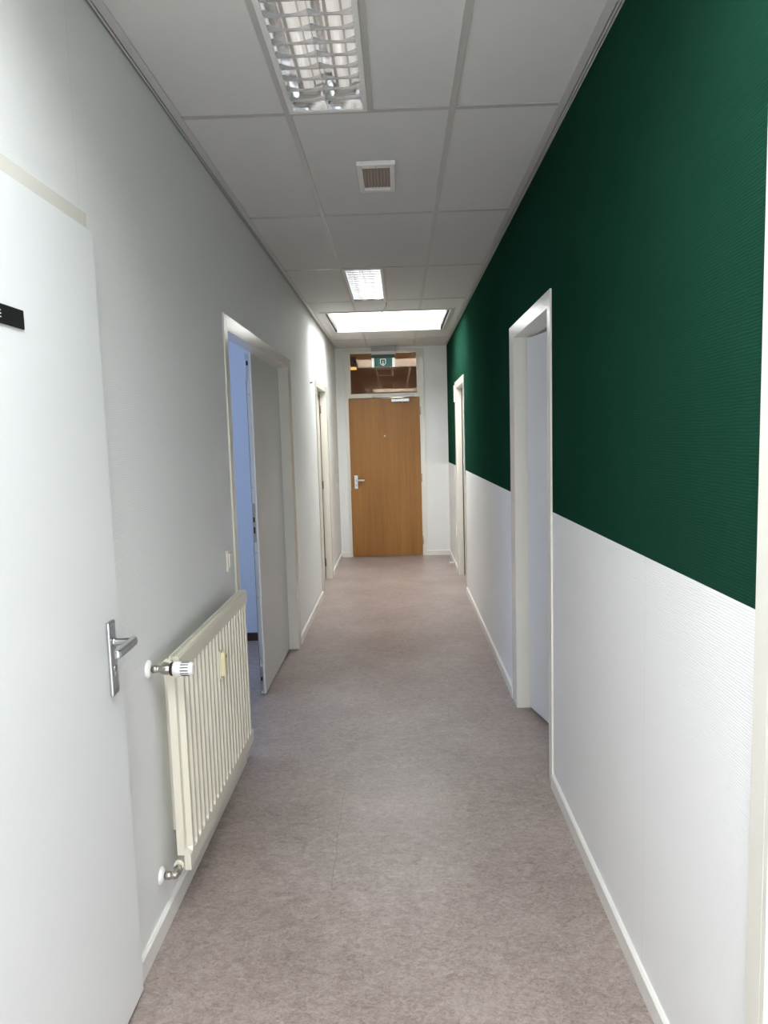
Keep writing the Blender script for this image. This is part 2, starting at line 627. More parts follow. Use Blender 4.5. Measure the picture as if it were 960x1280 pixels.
def edge_trim(xw, s, name, label):
    bm = B()
    d = 0.024
    for a, b, z0, z1, mi in ((0.0, 0.0022, -0.004, d, 0), (0.0078, 0.0135, -0.001, d, 0), (0.0180, 0.0450, -0.001, 0.0014, 0),
                             (0.0180, 0.0200, 0.0014, d, 0), (0.0022, 0.0180, d - 0.001, d, 1)):  # last piece: black backing, paints the recess as dark as deep shade
        x0, x1 = sorted((xw + s * a, xw + s * b))
        box(bm, x0, x1, Y0, YE, ZC + z0, ZC + z1, mi)
    struct(name, bm, [M['edge_trim'], M['seal']], label, 'ceiling trim')


edge_trim(XL, 1, 'trim_2', 'shadow gap trim where the ceiling meets the left wall')
edge_trim(XR, -1, 'trim_3', 'shadow gap trim where the ceiling meets the green wall')
bm = B()
box(bm, XL + 0.045, XR - 0.045, YE - 0.022, YE, ZC - 0.001, ZC + 0.004)
struct('trim_4', bm, M['edge_trim'])

# roof above the void, open at the rooflights
bm = B()
for a, b in ((Y0 - 0.1, SKY[0][2]), (SKY[0][3], SKY[1][2]), (SKY[1][3], 14.2)):
    box(bm, -3.8, 3.8, a, b, TOP, TOP + 0.1)
for s in SKY:
    box(bm, -3.8, s[0], s[2], s[3], TOP, TOP + 0.1)
    box(bm, s[1], 3.8, s[2], s[3], TOP, TOP + 0.1)
struct('roof', bm, M['plain_white'])


def rooflight(k, m, label):
    x0, x1, y0, y1 = SKY[k]
    t = thing('skylight', label, 'skylight', ((x0 + x1) / 2, (y0 + y1) / 2, ZC))
    zt = 3.24
    bm = B()                                       # white lined upstand
    w = 0.014
    box(bm, x0, x1, y0, y0 + w, ZC + 0.001, TOP)
    box(bm, x0, x1, y1 - w, y1, ZC + 0.001, TOP)
    box(bm, x0, x0 + w, y0 + w, y1 - w, ZC + 0.001, TOP)
    box(bm, x1 - w, x1, y0 + w, y1 - w, ZC + 0.001, TOP)
    obj('upstand', bm, M['lamp_white'], t)
    bm = B()
    box(bm, x0 + w, x1 - w, y0 + w, y1 - w, zt, zt + 0.012)
    obj('opal_panel', bm, m, t, props={'label': 'glowing white opal panel'})
    for xa, xb in ((x0 + w, x0 + w + 0.020), (x1 - w - 0.020, x1 - w)):
        bm = B()
        box(bm, xa, xb, y0 + w, y1 - w, ZC + 0.004, ZC + 0.055)
        obj('seal', bm, M['seal'], t, props={'label': 'black rubber seal'})
    bm = B()                                       # white rim lying on the ceiling bars
    f = 0.032
    for a in ((x0 - f, x0 + 0.004, y0 - f, y1 + f), (x1 - 0.004, x1 + f, y0 - f, y1 + f),
              (x0 + 0.004, x1 - 0.004, y0 - f, y0 + 0.004), (x0 + 0.004, x1 - 0.004, y1 - 0.004, y1 + f)):
        box(bm, *a, ZC - 0.004, ZC + 0.003)
    obj('rim', bm, M['tbar'], t)
    return t


sk = rooflight(1, M['sky_far'], 'bright white rooflight in the ceiling near the oak door')
bm = B()
tube(bm, [(-0.076, 6.40, ZC - 0.004), (-0.082, 6.50, ZC - 0.016), (-0.130, 6.845, ZC - 0.020), (-0.134, 6.865, ZC - 0.006)], 0.004, 8)
obj('pull_rod', bm, M['steel'], sk, props={'label': 'thin dark metal rod'})
rooflight(0, M['sky_near'], 'rooflight above the photographer at the near end of the corridor')

# ------------------------------------------------------------------ louvred ceiling lights
def ceiling_light(k, label):
    x0, x1, y0, y1 = LIGHT[k]
    t = thing('ceiling_light', label, 'ceiling light', ((x0 + x1) / 2, (y0 + y1) / 2, ZC), 'recessed louvred ceiling lights')
    zt = ZC + 0.095
    bm = B()
    w = 0.002
    box(bm, x0 - 0.006, x1 + 0.006, y0, y1, zt, zt + w)
    box(bm, x0 - 0.006, x0 - 0.004, y0, y1, ZC + 0.006, zt)
    box(bm, x1 + 0.004, x1 + 0.006, y0, y1, ZC + 0.006, zt)
    box(bm, x0 - 0.006, x1 + 0.006, y0 - 0.004, y0, ZC + 0.006, zt)
    box(bm, x0 - 0.006, x1 + 0.006, y1, y1 + 0.004, ZC + 0.006, zt)
    obj('housing', bm, M['lamp_white'], t)
    bm = B()
    f = 0.013
    box(bm, x0 - 0.004, x0 + f, y0 - 0.004, y1 + 0.004, ZC - 0.003, ZC + 0.008)
    box(bm, x1 - f, x1 + 0.004, y0 - 0.004, y1 + 0.004, ZC - 0.003, ZC + 0.008)
    box(bm, x0 + f, x1 - f, y0 - 0.004, y0 + f, ZC - 0.003, ZC + 0.008)
    box(bm, x0 + f, x1 - f, y1 - f, y1 + 0.004, ZC - 0.003, ZC + 0.008)
    obj('frame', bm, M['lamp_white'], t, bevel=0.001)
    xa, xb = x0 + f, x1 - f
    xm = (xa + xb) / 2
    ya, yb = y0 + f, y1 - f
    for c0, c1 in ((xa, xm - 0.001), (xm + 0.001, xb)):
        for side in (0, 1):
            pts = []
            for i in range(9):
                u = i / 8
                dx = 0.034 * (u ** 1.7)
                z = ZC + 0.002 + 0.060 * u
                pts.append(((c0 + dx) if side == 0 else (c1 - dx), z))
            bm = B()
            sheet(bm, pts, 'y', ya, yb)
            for fc in bm.faces:
                fc.smooth = True
            obj('reflector', bm, M['alu_mirror'], t)
        bm = B()
        cx = (c0 + c1) / 2
        lathe(bm, (cx, ya + 0.026, ZC + 0.074), (0, 1, 0), [(0, 0.017), (0.002, 0.019), (yb - ya - 0.054, 0.019), (yb - ya - 0.052, 0.017)], 16)
        obj('tube', bm, M['tube'], t)
    bm = B()
    prism(bm, [(xm - 0.0007, ZC + 0.001), (xm + 0.0007, ZC + 0.001), (xm + 0.0007, ZC + 0.020), (xm - 0.0007, ZC + 0.020)], 'y', ya, yb)
    obj('divider', bm, M['alu_mirror'], t)
    for ye0, sg in ((ya, 1), (yb, -1)):
        bm = B()
        sheet(bm, [(ye0 + sg * 0.008 * (q / 6) ** 1.6, ZC + 0.002 + 0.050 * q / 6) for q in range(7)], 'x', xa, xb)
        obj('end_reflector', bm, M['alu_mirror'], t)
    n = 15
    for i in range(1, n + 1):
        y = ya + (yb - ya) * i / (n + 1)
        bm = B()
        for c0, c1 in ((xa + 0.001, xm - 0.0008), (xm + 0.0008, xb - 0.001)):
            nn = 12
            for q in range(nn):          # V-shaped strip, low in the middle of the cell and climbing to the mirrors
                u0, u1 = q / nn * 2 - 1, (q + 1) / nn * 2 - 1
                xx = [c0 + (c1 - c0) * (u + 1) / 2 for u in (u0, u1)]
                hh = [0.007 + 0.012 * abs(u) ** 2.2 for u in (u0, u1)]
                v = []
                for x, h in zip(xx, hh):
                    w = 0.0020 + h * 0.16
                    v.append([bm.verts.new((x, y - 0.0018, ZC + 0.001)), bm.verts.new((x, y + 0.0018, ZC + 0.001)),
                              bm.verts.new((x, y + w, ZC + 0.001 + h)), bm.verts.new((x, y - w, ZC + 0.001 + h))])
                for k2 in range(4):
                    bm.faces.new((v[0][k2], v[0][(k2 + 1) % 4], v[1][(k2 + 1) % 4], v[1][k2]))
        bmesh.ops.remove_doubles(bm, verts=bm.verts[:], dist=1e-6)
        obj('blade', bm, M['blade'], t)
    return t


ceiling_light(0, 'large louvred mirror ceiling light nearest the camera')
ceiling_light(1, 'small-looking louvred ceiling light just before the bright rooflight')

# small ceiling grille
t = thing('ceiling_vent', 'small white ceiling vent with brown slatted centre behind the near light', 'vent', (-0.068, 3.366, ZC))
bm = B()
for a in ((-0.152, -0.128, 3.195, 3.537), (-0.008, 0.016, 3.195, 3.537), (-0.128, -0.008, 3.195, 3.236), (-0.128, -0.008, 3.506, 3.537)):
    box(bm, *a, ZC - 0.018, ZC + 0.002)
obj('frame', bm, M['lamp_white'], t, bevel=0.003)
bm = B()
box(bm, -0.128, -0.008, 3.236, 3.506, ZC - 0.003, ZC + 0.002)
obj('back_plate', bm, M['brown_grille'], t)
for i in range(9):
    bm = B()
    x = -0.124 + 0.0145 * i
    prism(bm, [(x, ZC - 0.0065), (x + 0.009, ZC - 0.0065), (x + 0.011, ZC - 0.003), (x - 0.001, ZC - 0.003)], 'y', 3.238, 3.504)
    obj('slat', bm, M['brown_grille'], t)
bm = B()
lathe(bm, (-0.068, 3.215, ZC - 0.0175), (0, 0, -1), [(0, 0.004), (0.0012, 0.0035)], 12)
obj('screw', bm, M['steel'], t)

# ------------------------------------------------------------------ door frames
def frame(x_wall, s, y0, y1, top, ext0, ext1, zt, parent, depth=0.062):
    """lining plus faces; s points into the corridor; clear opening y0..y1, faces out to ext0 / ext1"""
    xf = x_wall + s * 0.009
    xb = x_wall - s * depth
    xw = x_wall + s * 0.0005
    lo, hi = min(xf, xb), max(xf, xb)
    wl, wh = min(xf, xw), max(xf, xw)
    e = 0.004
    for nm, a, b, c, d in (('jamb', y0, y0 + 0.0, ext0, y0), ('jamb', y1, y1, y1, ext1)):
        bm = B()
        if c == ext0:
            box(bm, wl, wh, ext0, y0 - e, 0, zt)          # face lapping onto the wall
            box(bm, lo, hi, y0 - e, y0 + 0.012, 0, top)
        else:
            box(bm, wl, wh, y1 + e, ext1, 0, zt)
            box(bm, lo, hi, y1 - 0.012, y1 + e, 0, top)
        obj('jamb', bm, M['frame'], parent, bevel=0.0015)
    bm = B()
    box(bm, wl, wh, y0 - e, y1 + e, top - 0.002, zt)
    box(bm, lo, hi, y0 + 0.012, y1 - 0.012, top - 0.014, top - 0.0005)
    obj('head', bm, M['frame'], parent, bevel=0.0015)


# ---- left, nearest: white flush door with aluminium lever
t = thing('door_1', 'white flush door nearest the camera on the left', 'door', (XL, 1.42, 0), kind='structure')
frame(XL, 1, 0.955, 1.880, 2.130, 0.925, 1.908, 2.178, t)
bm = B()
box(bm, XL + 0.012, -0.776, 0.945, 1.893, 0.014, 2.128)
box(bm, XL - 0.020, XL + 0.012, 0.972, 1.863, 0.014, 2.110)
obj('leaf', bm, M['leaf_white'], t, bevel=0.0025)
bm = B()
box(bm, -0.776, -0.767, 1.803, 1.845, 0.918, 1.118)
h = obj('handle_plate', bm, M['alu'], t, bevel=0.0035, props={'label': 'brushed aluminium handle plate'})
bm = B()
lathe(bm, (-0.767, 1.824, 1.062), (1, 0, 0), [(0, 0.0115), (0.006, 0.0115), (0.007, 0.0095), (0.048, 0.0095)], 20)
obj('lever_neck', bm, M['alu'], h)
bm = B()
pts = [(-0.722, 1.836), (-0.709, 1.836), (-0.704, 1.829), (-0.702, 1.715), (-0.706, 1.706), (-0.716, 1.706), (-0.719, 1.712), (-0.721, 1.80)]
prism(bm, pts, 'z', 1.051, 1.073)
obj('lever', bm, M['alu'], h, bevel=0.004)
bm = B()
lathe(bm, (-0.768, 1.826, 0.990), (1, 0, 0), [(0, 0.0085), (0.003, 0.0085)], 16)
box(bm, -0.768, -0.7655, 1.8215, 1.8305, 0.971, 0.990)
obj('key_cylinder', bm, M['steel'], h)
for z in (1.103, 0.934):
    bm = B()
    lathe(bm, (-0.7672, 1.824, z), (1, 0, 0), [(0, 0.004), (0.0008, 0.0036)], 12)
    obj('screw', bm, M['steel'], h)

# ---- left, second: double door, one leaf standing open into the office
t = thing('door_2', 'open double doorway behind the radiator, pale grey leaf and silver edge', 'door', (XL, 4.35, 0), kind='structure')
frame(XL, 1, 3.43, 5.285, 2.120, 3.372, 5.405, 2.178, t, depth=0.066)
bm = B()
box(bm, -0.906, -0.868, 4.312, 5.268, 0.010, 2.104)
box(bm, -0.880, -0.868, 4.300, 4.312, 0.010, 2.104)
lf = obj('leaf', bm, M['leaf_grey'], t, bevel=0.0015)
bm = B()
box(bm, -0.902, -0.882, 4.3095, 4.312, 0.20, 1.93)
obj('edge_strip', bm, M['alu_satin'], lf, props={'label': 'silver metal edge strip'})
for xa, xb in ((-0.8825, -0.8805), (-0.9045, -0.9025)):
    bm = B()
    box(bm, xa, xb, 4.3092, 4.3118, 0.012, 2.10)
    obj('groove', bm, M['seal'], lf, props={'label': 'dark groove beside the silver strip'})
for z0, z1, zk in ((0.030, 0.185, 0.105), (1.945, 2.095, 2.045)):
    bm = B()
    box(bm, -0.905, -0.881, 4.306, 4.312, z0, z1)
    fb = obj('flush_bolt', bm, M['alu'], lf, bevel=0.001, props={'label': 'silver flush bolt plate'})
    bm = B()
    box(bm, -0.899, -0.887, 4.3050, 4.3062, zk - 0.013, zk + 0.013)
    obj('slot', bm, M['black'], fb)
bm = B()
box(bm, -0.904, -0.884, 4.305, 4.312, 0.965, 1.205)
lp = obj('lock_plate', bm, M['steel'], lf, bevel=0.001)
for z0, z1 in ((1.09, 1.12), (1.02, 1.06)):
    bm = B()
    box(bm, -0.899, -0.889, 4.3042, 4.3052, z0, z1)
    obj('latch_slot', bm, M['seal'], lp)
for z in (1.86, 1.30, 0.90, 0.62, 0.235):
    bm = B()
    lathe(bm, (-0.892, 4.3096, z), (0, -1, 0), [(0, 0.004), (0.0008, 0.0036)], 10)
    obj('screw', bm, M['steel'], lf)
bm = B()                     # the other leaf, swung back into the office against its wall
box(bm, -1.820, -0.885, 3.372, 3.410, 0.010, 2.104)
obj('leaf', bm, M['leaf_grey'], t, bevel=0.0015)

# ---- left, third: closed cream door deep in its frame
t = thing('door_3', 'narrow-looking closed door on the left wall under the rooflight', 'door', (XL, 7.57, 0), kind='structure')
frame(XL, 1, 7.10, 8.035, 2.120, 7.045, 8.145, 2.165, t, depth=0.075)
bm = B()
box(bm, -0.915, -0.876, 7.116, 8.012, 0.010, 2.100)
obj('leaf', bm, M['frame'], t, bevel=0.0015)
bm = B()
box(bm, -0.8835, -0.868, 8.006, 8.0225, 0.004, 2.105)  # dark brown strip in the corner of leaf and far jamb
obj('seal', bm, M['hinge_brown'], t, props={'label': 'dark brown strip beside the jamb'})
for z in (1.915, 1.075, 0.19):
    bm = B()
    lathe(bm, (-0.866, 8.008, z - 0.045), (0, 0, 1), [(0, 0.008), (0.09, 0.008)], 12)
    obj('hinge', bm, M['hinge_brown'], t, props={'label': 'bronze hinge'})

# ---- right, nearest: only its far jamb shows
t = thing('door_4', 'cream door frame at the right edge of the green wall', 'door', (XR, 0.80, 0), kind='structure')
frame(XR, -1, 0.345, 1.240, 2.120, 0.29, 1.297, 2.178, t)
bm = B()
box(bm, 0.716, 0.754, 0.365, 1.222, 0.010, 2.100)
obj('leaf', bm, M['leaf_grey'], t, bevel=0.0015)

# ---- right, second: leaf standing slightly ajar into its room
t = thing('door_5', 'cream framed door slightly ajar in the green and white wall', 'door', (XR, 3.57, 0), kind='structure')
frame(XR, -1, 3.115, 4.025, 2.120, 3.066, 4.168, 2.178, t, depth=0.099)
ang = math.radians(12.5)
hx, hy = 0.716, 4.004


def leafpt(d, n):
    """d along the leaf from the hinge, n into the room"""
    return (hx + d * math.sin(ang) + n * math.cos(ang), hy - d * math.cos(ang) + n * math.sin(ang))


bm = B()
prism(bm, [leafpt(0.004, 0.0), leafpt(0.880, 0.0), leafpt(0.880, 0.038), leafpt(0.004, 0.038)], 'z', 0.014, 2.098)
lf = obj('leaf', bm, M['leaf_grey'], t, bevel=0.0015)
bm = B()
prism(bm, [leafpt(0.800, -0.009), leafpt(0.842, -0.009), leafpt(0.842, 0.0), leafpt(0.800, 0.0)], 'z', 0.918, 1.118)
hp = obj('handle_plate', bm, M['alu'], lf, bevel=0.003)
bm = B()
a, b = leafpt(0.821, -0.009), leafpt(0.821, -0.052)
c = leafpt(0.715, -0.056)
tube(bm, [(*a, 1.062), (*b, 1.062)], 0.0095)
tube(bm, [(*b, 1.062), (*c, 1.062)], 0.0095)
obj('lever', bm, M['alu'], hp)

# ---- right, third: far door
t = thing('door_6', 'far cream framed door on the green wall near the end', 'door', (XR, 7.59, 0), kind='structure')
frame(XR, -1, 7.135, 8.040, 2.120, 7.080, 8.172, 2.178, t)
bm = B()
box(bm, 0.716, 0.754, 7.155, 8.022, 0.010, 2.100)
obj('leaf', bm, M['frame'], t, bevel=0.0015)
bm = B()
box(bm, 0.708, 0.7155, 8.016, 8.0265, 0.004, 2.100)  # shade of the gap at the far jamb, set in as a black strip
obj('seal', bm, M['seal'], t)

# ---- the oak door at the end with its glazed transom
t = thing('door_7', 'oak veneer door with closer and glazed transom at the corridor end', 'door', (-0.18, YE, 0), kind='structure')
fy0, fy1 = YE - 0.014, YE + 0.09
for a, b in ((-0.688, -0.642), (0.282, 0.348)):
    bm = B()
    box(bm, a, b, fy0, fy1, 0, 2.728)
    obj('jamb', bm, M['frame'], t, bevel=0.002)
bm = B()
box(bm, -0.642, 0.282, fy0, fy1, 2.108, 2.150)
obj('rail', bm, M['frame'], t, bevel=0.002)
bm = B()
box(bm, -0.642, 0.282, fy0, fy1, 2.700, 2.728)
obj('head', bm, M['frame'], t, bevel=0.002)
bm = B()                     # glazing beads
for a in ((-0.642, -0.611, 2.150, 2.700), (0.256, 0.282, 2.150, 2.700), (-0.611, 0.256, 2.150, 2.164), (-0.611, 0.256, 2.686, 2.700)):
    box(bm, a[0], a[1], fy0 + 0.008, fy1 - 0.02, a[2], a[3])
obj('glazing_bead', bm, M['frame'], t, bevel=0.001)
bm = B()
tilt = 0.0008
prism(bm, [(YE + 0.030, 2.155), (YE + 0.036, 2.155), (YE + 0.036 - tilt, 2.695), (YE + 0.030 - tilt, 2.695)], 'x', -0.625, 0.270)
obj('transom_pane', bm, M['pane'], t, props={'label': 'brown tinted reflecting glass pane'})
bm = B()
box(bm, -0.646, 0.286, YE - 0.030, YE - 0.015, 0.012, 2.098)
box(bm, -0.630, 0.270, YE - 0.015, YE + 0.022, 0.012, 2.090)
lf = obj('leaf', bm, M['oak'], t, bevel=0.002, props={'label': 'oak veneer door leaf'})
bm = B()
box(bm, -0.650, -0.6462, YE - 0.0285, YE - 0.0142, 0.012, 0.895)  # shade of the open gap, put in as a dark strip below the handle
obj('seal', bm, M['hinge_brown'], t, props={'label': 'dark brown strip painted in as the shaded door gap'})
yl = YE - 0.030
bm = B()
box(bm, -0.600, -0.556, yl - 0.010, yl, 0.920, 1.096)
hp = obj('handle_plate', bm, M['alu_satin'], lf, bevel=0.003, props={'label': 'silver handle plate'})
bm = B()
tube(bm, [(-0.574, yl - 0.008, 1.034), (-0.574, yl - 0.052, 1.034)], 0.010)
tube(bm, [(-0.580, yl - 0.052, 1.034), (-0.480, yl - 0.054, 1.032), (-0.465, yl - 0.050, 1.032)], [0.011, 0.011, 0.010])
obj('lever', bm, M['alu_satin'], hp)
bm = B()
lathe(bm, (-0.577, yl - 0.010, 0.965), (0, -1, 0), [(0, 0.009), (0.003, 0.009)], 14)
obj('key_cylinder', bm, M['steel'], hp)
bm = B()
lathe(bm, (-0.182, yl, 1.607), (0, -1, 0), [(0, 0.011), (0.003, 0.010), (0.004, 0.006)], 18)
obj('peephole', bm, M['plastic_white'], lf, props={'label': 'small bright peephole'})
for z in (1.925, 1.045, 0.21):
    bm = B()
    lathe(bm, (0.290, yl - 0.004, z - 0.050), (0, 0, 1), [(0, 0.008), (0.10, 0.008)], 14)
    obj('hinge', bm, M['steel'], lf, props={'label': 'steel hinge'})
bm = B()
box(bm, -0.084, 0.150, yl - 0.042, yl, 2.046, 2.086)
cl = obj('door_closer', bm, M['alu_satin'], lf, bevel=0.004, props={'label': 'silver door closer'})
bm = B()
lathe(bm, (0.060, yl - 0.022, 2.028), (0, 0, 1), [(0, 0.010), (0.066, 0.010)], 16)
obj('spindle', bm, M['alu'], cl)
bm = B()
box(bm, -0.330, 0.215, fy0 - 0.020, fy0, 2.112, 2.132)
obj('slide_rail', bm, M['steel'], cl, bevel=0.002)
bm = B()
prism(bm, [(0.066, yl - 0.030), (0.054, yl - 0.014), (-0.215, fy0 - 0.006), (-0.215, fy0 - 0.020)], 'z', 2.094, 2.102)
obj('arm', bm, M['steel'], cl)

# ------------------------------------------------------------------ radiator
RX, RY0, RY1, RZ0, RZ1 = -0.718, 2.200, 3.215, 0.182, 0.897
t = thing('radiator', 'cream ribbed panel radiator on the left wall beside the open doorway', 'radiator', (-0.765, 2.70, RZ0))


def ribbed_panel(bm, xf, dirn, n=20):
    """pressed steel panel: flat bands top and bottom, narrow raised ribs with tapered ends between"""
    band, xg = 0.052, xf - dirn * 0.018
    pitch = (RY1 - RY0 - 0.030) / n
    yy = [RY0]
    isr = [False]
    for i in range(n):
        c = RY0 + 0.015 + pitch * (i + 0.5)
        for dy, r in ((-0.0150, 0), (-0.0085, 1), (0.0085, 1), (0.0150, 0)):
            yy.append(c + dy)
            isr.append(bool(r))
    yy.append(RY1)
    isr.append(False)
    zz = [RZ0, RZ0 + band, RZ0 + band + 0.014, RZ1 - band - 0.014, RZ1 - band, RZ1]
    grid = []
    for j, z in enumerate(zz):
        row = []
        for y, r in zip(yy, isr):
            up = j in (0, 1, 4, 5) or r       # the bands stand level with the ribs
            row.append(bm.verts.new((xf if up else xg, y, z)))
        grid.append(row)
    for j in range(len(zz) - 1):
        for i in range(len(yy) - 1):
            bm.faces.new((grid[j][i], grid[j][i + 1], grid[j + 1][i + 1], grid[j + 1][i]))
    # rear skin and rim
    xr = xf - dirn * 0.021
    back = [[bm.verts.new((xr, y, z)) for y in (RY0, RY1)] for z in (RZ0, RZ1)]
    bm.faces.new((back[0][0], back[1][0], back[1][1], back[0][1]))
    bm.faces.new([r[0] for r in grid] + [back[1][0], back[0][0]])
    bm.faces.new([r[-1] for r in grid][::-1] + [back[0][1], back[1][1]])
    bm.faces.new(grid[0][::-1] + [back[0][0], back[0][1]])
    bm.faces.new(grid[-1] + [back[1][1], back[1][0]])


bm = B()
ribbed_panel(bm, RX, 1)
obj('front_panel', bm, M['rad'], t)
bm = B()                           # top cover with slotted grille
for xa, xb in ((-0.752, -0.748), (-0.7425, -0.7395), (-0.734, -0.722)):
    box(bm, xa, xb, RY0 + 0.004, RY1 - 0.004, RZ1 - 0.006, RZ1 + 0.006)
i = 0
y = RY0 + 0.004
while y < RY1 - 0.01:
    box(bm, -0.748, -0.734, y, y + 0.006, RZ1 - 0.005, RZ1 + 0.004)
    y += 0.0235
obj('top_grille', bm, M['rad'], t)
for ya, yb in ((RY0 + 0.001, RY0 + 0.004), (RY1 - 0.004, RY1 - 0.001)):
    bm = B()
    box(bm, -0.762, -0.7385, ya, yb, RZ0 + 0.050, RZ1 - 0.048)
    obj('side_cover', bm, M['rad'], t, bevel=0.001)
bm = B()                           # convector fins between the panels
y = RY0 + 0.03
pts = []
k = 0
while y < RY1 - 0.03:
    pts += [(-0.7605, y), (-0.7395, y + 0.008)] if k % 2 == 0 else [(-0.7395, y), (-0.7605, y + 0.008)]
    y += 0.026
    k += 1
sheet(bm, pts, 'z', RZ0 + 0.05, RZ1 - 0.06)
obj('convector', bm, M['rad'], t, props={'label': 'folded convector sheet between the panels'})
for y in (RY0 + 0.12, RY1 - 0.12):
    bm = B()
    box(bm, XL + 0.0005, -0.757, y - 0.015, y + 0.015, RZ0 + 0.08, RZ1 - 0.08)
    obj('bracket', bm, M['rad'], t)
VY, VZ = 2.160, 0.876
bm = B()
lathe(bm, (XL + 0.0005, VY, VZ), (1, 0, 0), [(0, 0.029), (0.004, 0.029), (0.010, 0.022), (0.013, 0.017)], 28)
obj('wall_rosette', bm, M['plastic_white'], t, props={'label': 'white wall rosette'})
bm = B()                           # body on the wall pipe, nut, then the tail into the radiator
lathe(bm, (XL + 0.008, VY, VZ), (1, 0, 0), [(0, 0.0095), (0.010, 0.0095), (0.010, 0.0125), (0.022, 0.0125), (0.023, 0.010), (0.032, 0.0105),
                                            (0.040, 0.017), (0.056, 0.018), (0.062, 0.0150), (0.066, 0.0150)], 22)
lathe(bm, (-0.757, VY, VZ), (0, 1, 0), [(0, 0.0125), (0.012, 0.0125), (0.014, 0.0165), (0.026, 0.0165)], 6)
v = obj('thermostatic_valve', bm, M['nickel'], t, props={'label': 'nickel radiator valve'})
bm = B()
lathe(bm, (-0.757, VY + 0.025, VZ), (0, 1, 0), [(0, 0.018), (0.030, 0.018)], 22)
obj('tail_collar', bm, M['plastic_cream'], v)
bm = B()
lathe(bm, (-0.732, VY, VZ), (1, 0, 0), [(0, 0.021), (0.009, 0.022)], 26)
obj('collar_ring', bm, M['black'], v, props={'label': 'black collar ring'})
bm = B()
lathe(bm, (-0.723, VY, VZ), (1, 0, 0), [(0, 0.0215), (0.002, 0.0235), (0.020, 0.0235), (0.024, 0.0215), (0.052, 0.0215), (0.060, 0.019), (0.064, 0.012)], 32)
hd = obj('thermostat_head', bm, M['plastic_white'], v, props={'label': 'white thermostat knob'})
for k in range(14):
    a = 2 * math.pi * k / 14
    bm = B()
    cy, cz = VY + math.cos(a) * 0.0212, VZ + math.sin(a) * 0.0212
    tube(bm, [(-0.698, cy, cz), (-0.673, cy, cz)], 0.0017, 6)
    obj('slot', bm, M['seal'], hd)
LZ = 0.190
bm = B()
lathe(bm, (XL + 0.0005, VY, LZ), (1, 0, 0), [(0, 0.027), (0.004, 0.027), (0.010, 0.020), (0.013, 0.015)], 28)
obj('wall_rosette', bm, M['plastic_white'], t, props={'label': 'white wall rosette'})
bm = B()
lathe(bm, (XL + 0.008, VY, LZ), (1, 0, 0), [(0, 0.008), (0.009, 0.008), (0.009, 0.013), (0.022, 0.013), (0.024, 0.011), (0.036, 0.0115)], 22)
tube(bm, [(-0.772, VY, LZ), (-0.760, VY + 0.003, LZ), (-0.757, VY + 0.012, LZ + 0.002), (-0.757, VY + 0.026, LZ + 0.006)], [0.012, 0.0135, 0.0135, 0.0125], 18)
lathe(bm, (-0.757, VY + 0.022, LZ + 0.006), (0, 1, 0), [(0, 0.0145), (0.010, 0.0145)], 6)
lathe(bm, (-0.764, VY, LZ), (0.2, -0.2, 1), [(0, 0.007), (0.014, 0.007)], 12)
v = obj('lockshield_valve', bm, M['nickel'], t, props={'label': 'nickel lockshield valve'})
bm = B()
lathe(bm, (-0.757, VY + 0.030, LZ + 0.012), (0, 1, 0), [(0, 0.0165), (0.014, 0.0165)], 22)
obj('tail_collar', bm, M['plastic_cream'], v)
# heat-cost meter clipped on the ribs
bm = B()
prism(bm, [(2.686, 0.671), (2.724, 0.671), (2.724, 0.748), (2.720, 0.764), (2.690, 0.764), (2.686, 0.748)], 'x', RX + 0.0005, RX + 0.020)
mt = obj('heat_meter', bm, M['plastic_yellow'], t, bevel=0.003, props={'label': 'yellowed plastic heat meter'})
bm = B()
box(bm, RX + 0.0196, RX + 0.0208, 2.714, 2.720, 0.738, 0.750)
obj('meter_window', bm, M['black'], mt)
bm = B()
box(bm, RX + 0.0004, RX + 0.004, 2.680, 2.730, 0.664, 0.772)
obj('back_plate', bm, M['plastic_cream'], mt)

# ------------------------------------------------------------------ small fittings
def rocker_switch(y, z, label, w=0.080, h=0.080, parent_x=XL):
    t = thing('light_switch', label, 'light switch', (parent_x, y, z), 'rocker switches on the left wall')
    bm = B()
    box(bm, parent_x + 0.0005, parent_x + 0.010, y - w / 2, y + w / 2, z - h / 2, z + h / 2)
    obj('cover', bm, M['plastic_cream'], t, bevel=0.003)
    bm = B()
    prism(bm, [(parent_x + 0.010, z - h * 0.34), (parent_x + 0.013, z - h * 0.34), (parent_x + 0.017, z + h * 0.34), (parent_x + 0.010, z + h * 0.34)], 'y', y - w * 0.34, y + w * 0.34)
    obj('rocker', bm, M['plastic_white'], t, bevel=0.001)
    return t


rocker_switch(3.255, 1.035, 'cream rocker light switch above the radiator, beside the open doorway', 0.078, 0.098)
rocker_switch(9.05, 0.995, 'tiny white light switch far down the left wall near the oak door')

t = thing('name_sign', 'black name plate with white lettering on the white door', 'sign', (-0.776, 1.36, 1.842))
bm = B()
prism(bm, [(-0.7755, 1.8220), (-0.7725, 1.8220), (-0.7725, 1.8610), (-0.7755, 1.8610)], 'y', 1.205, 1.503)
obj('plate', bm, M['black'], t, bevel=0.0006)


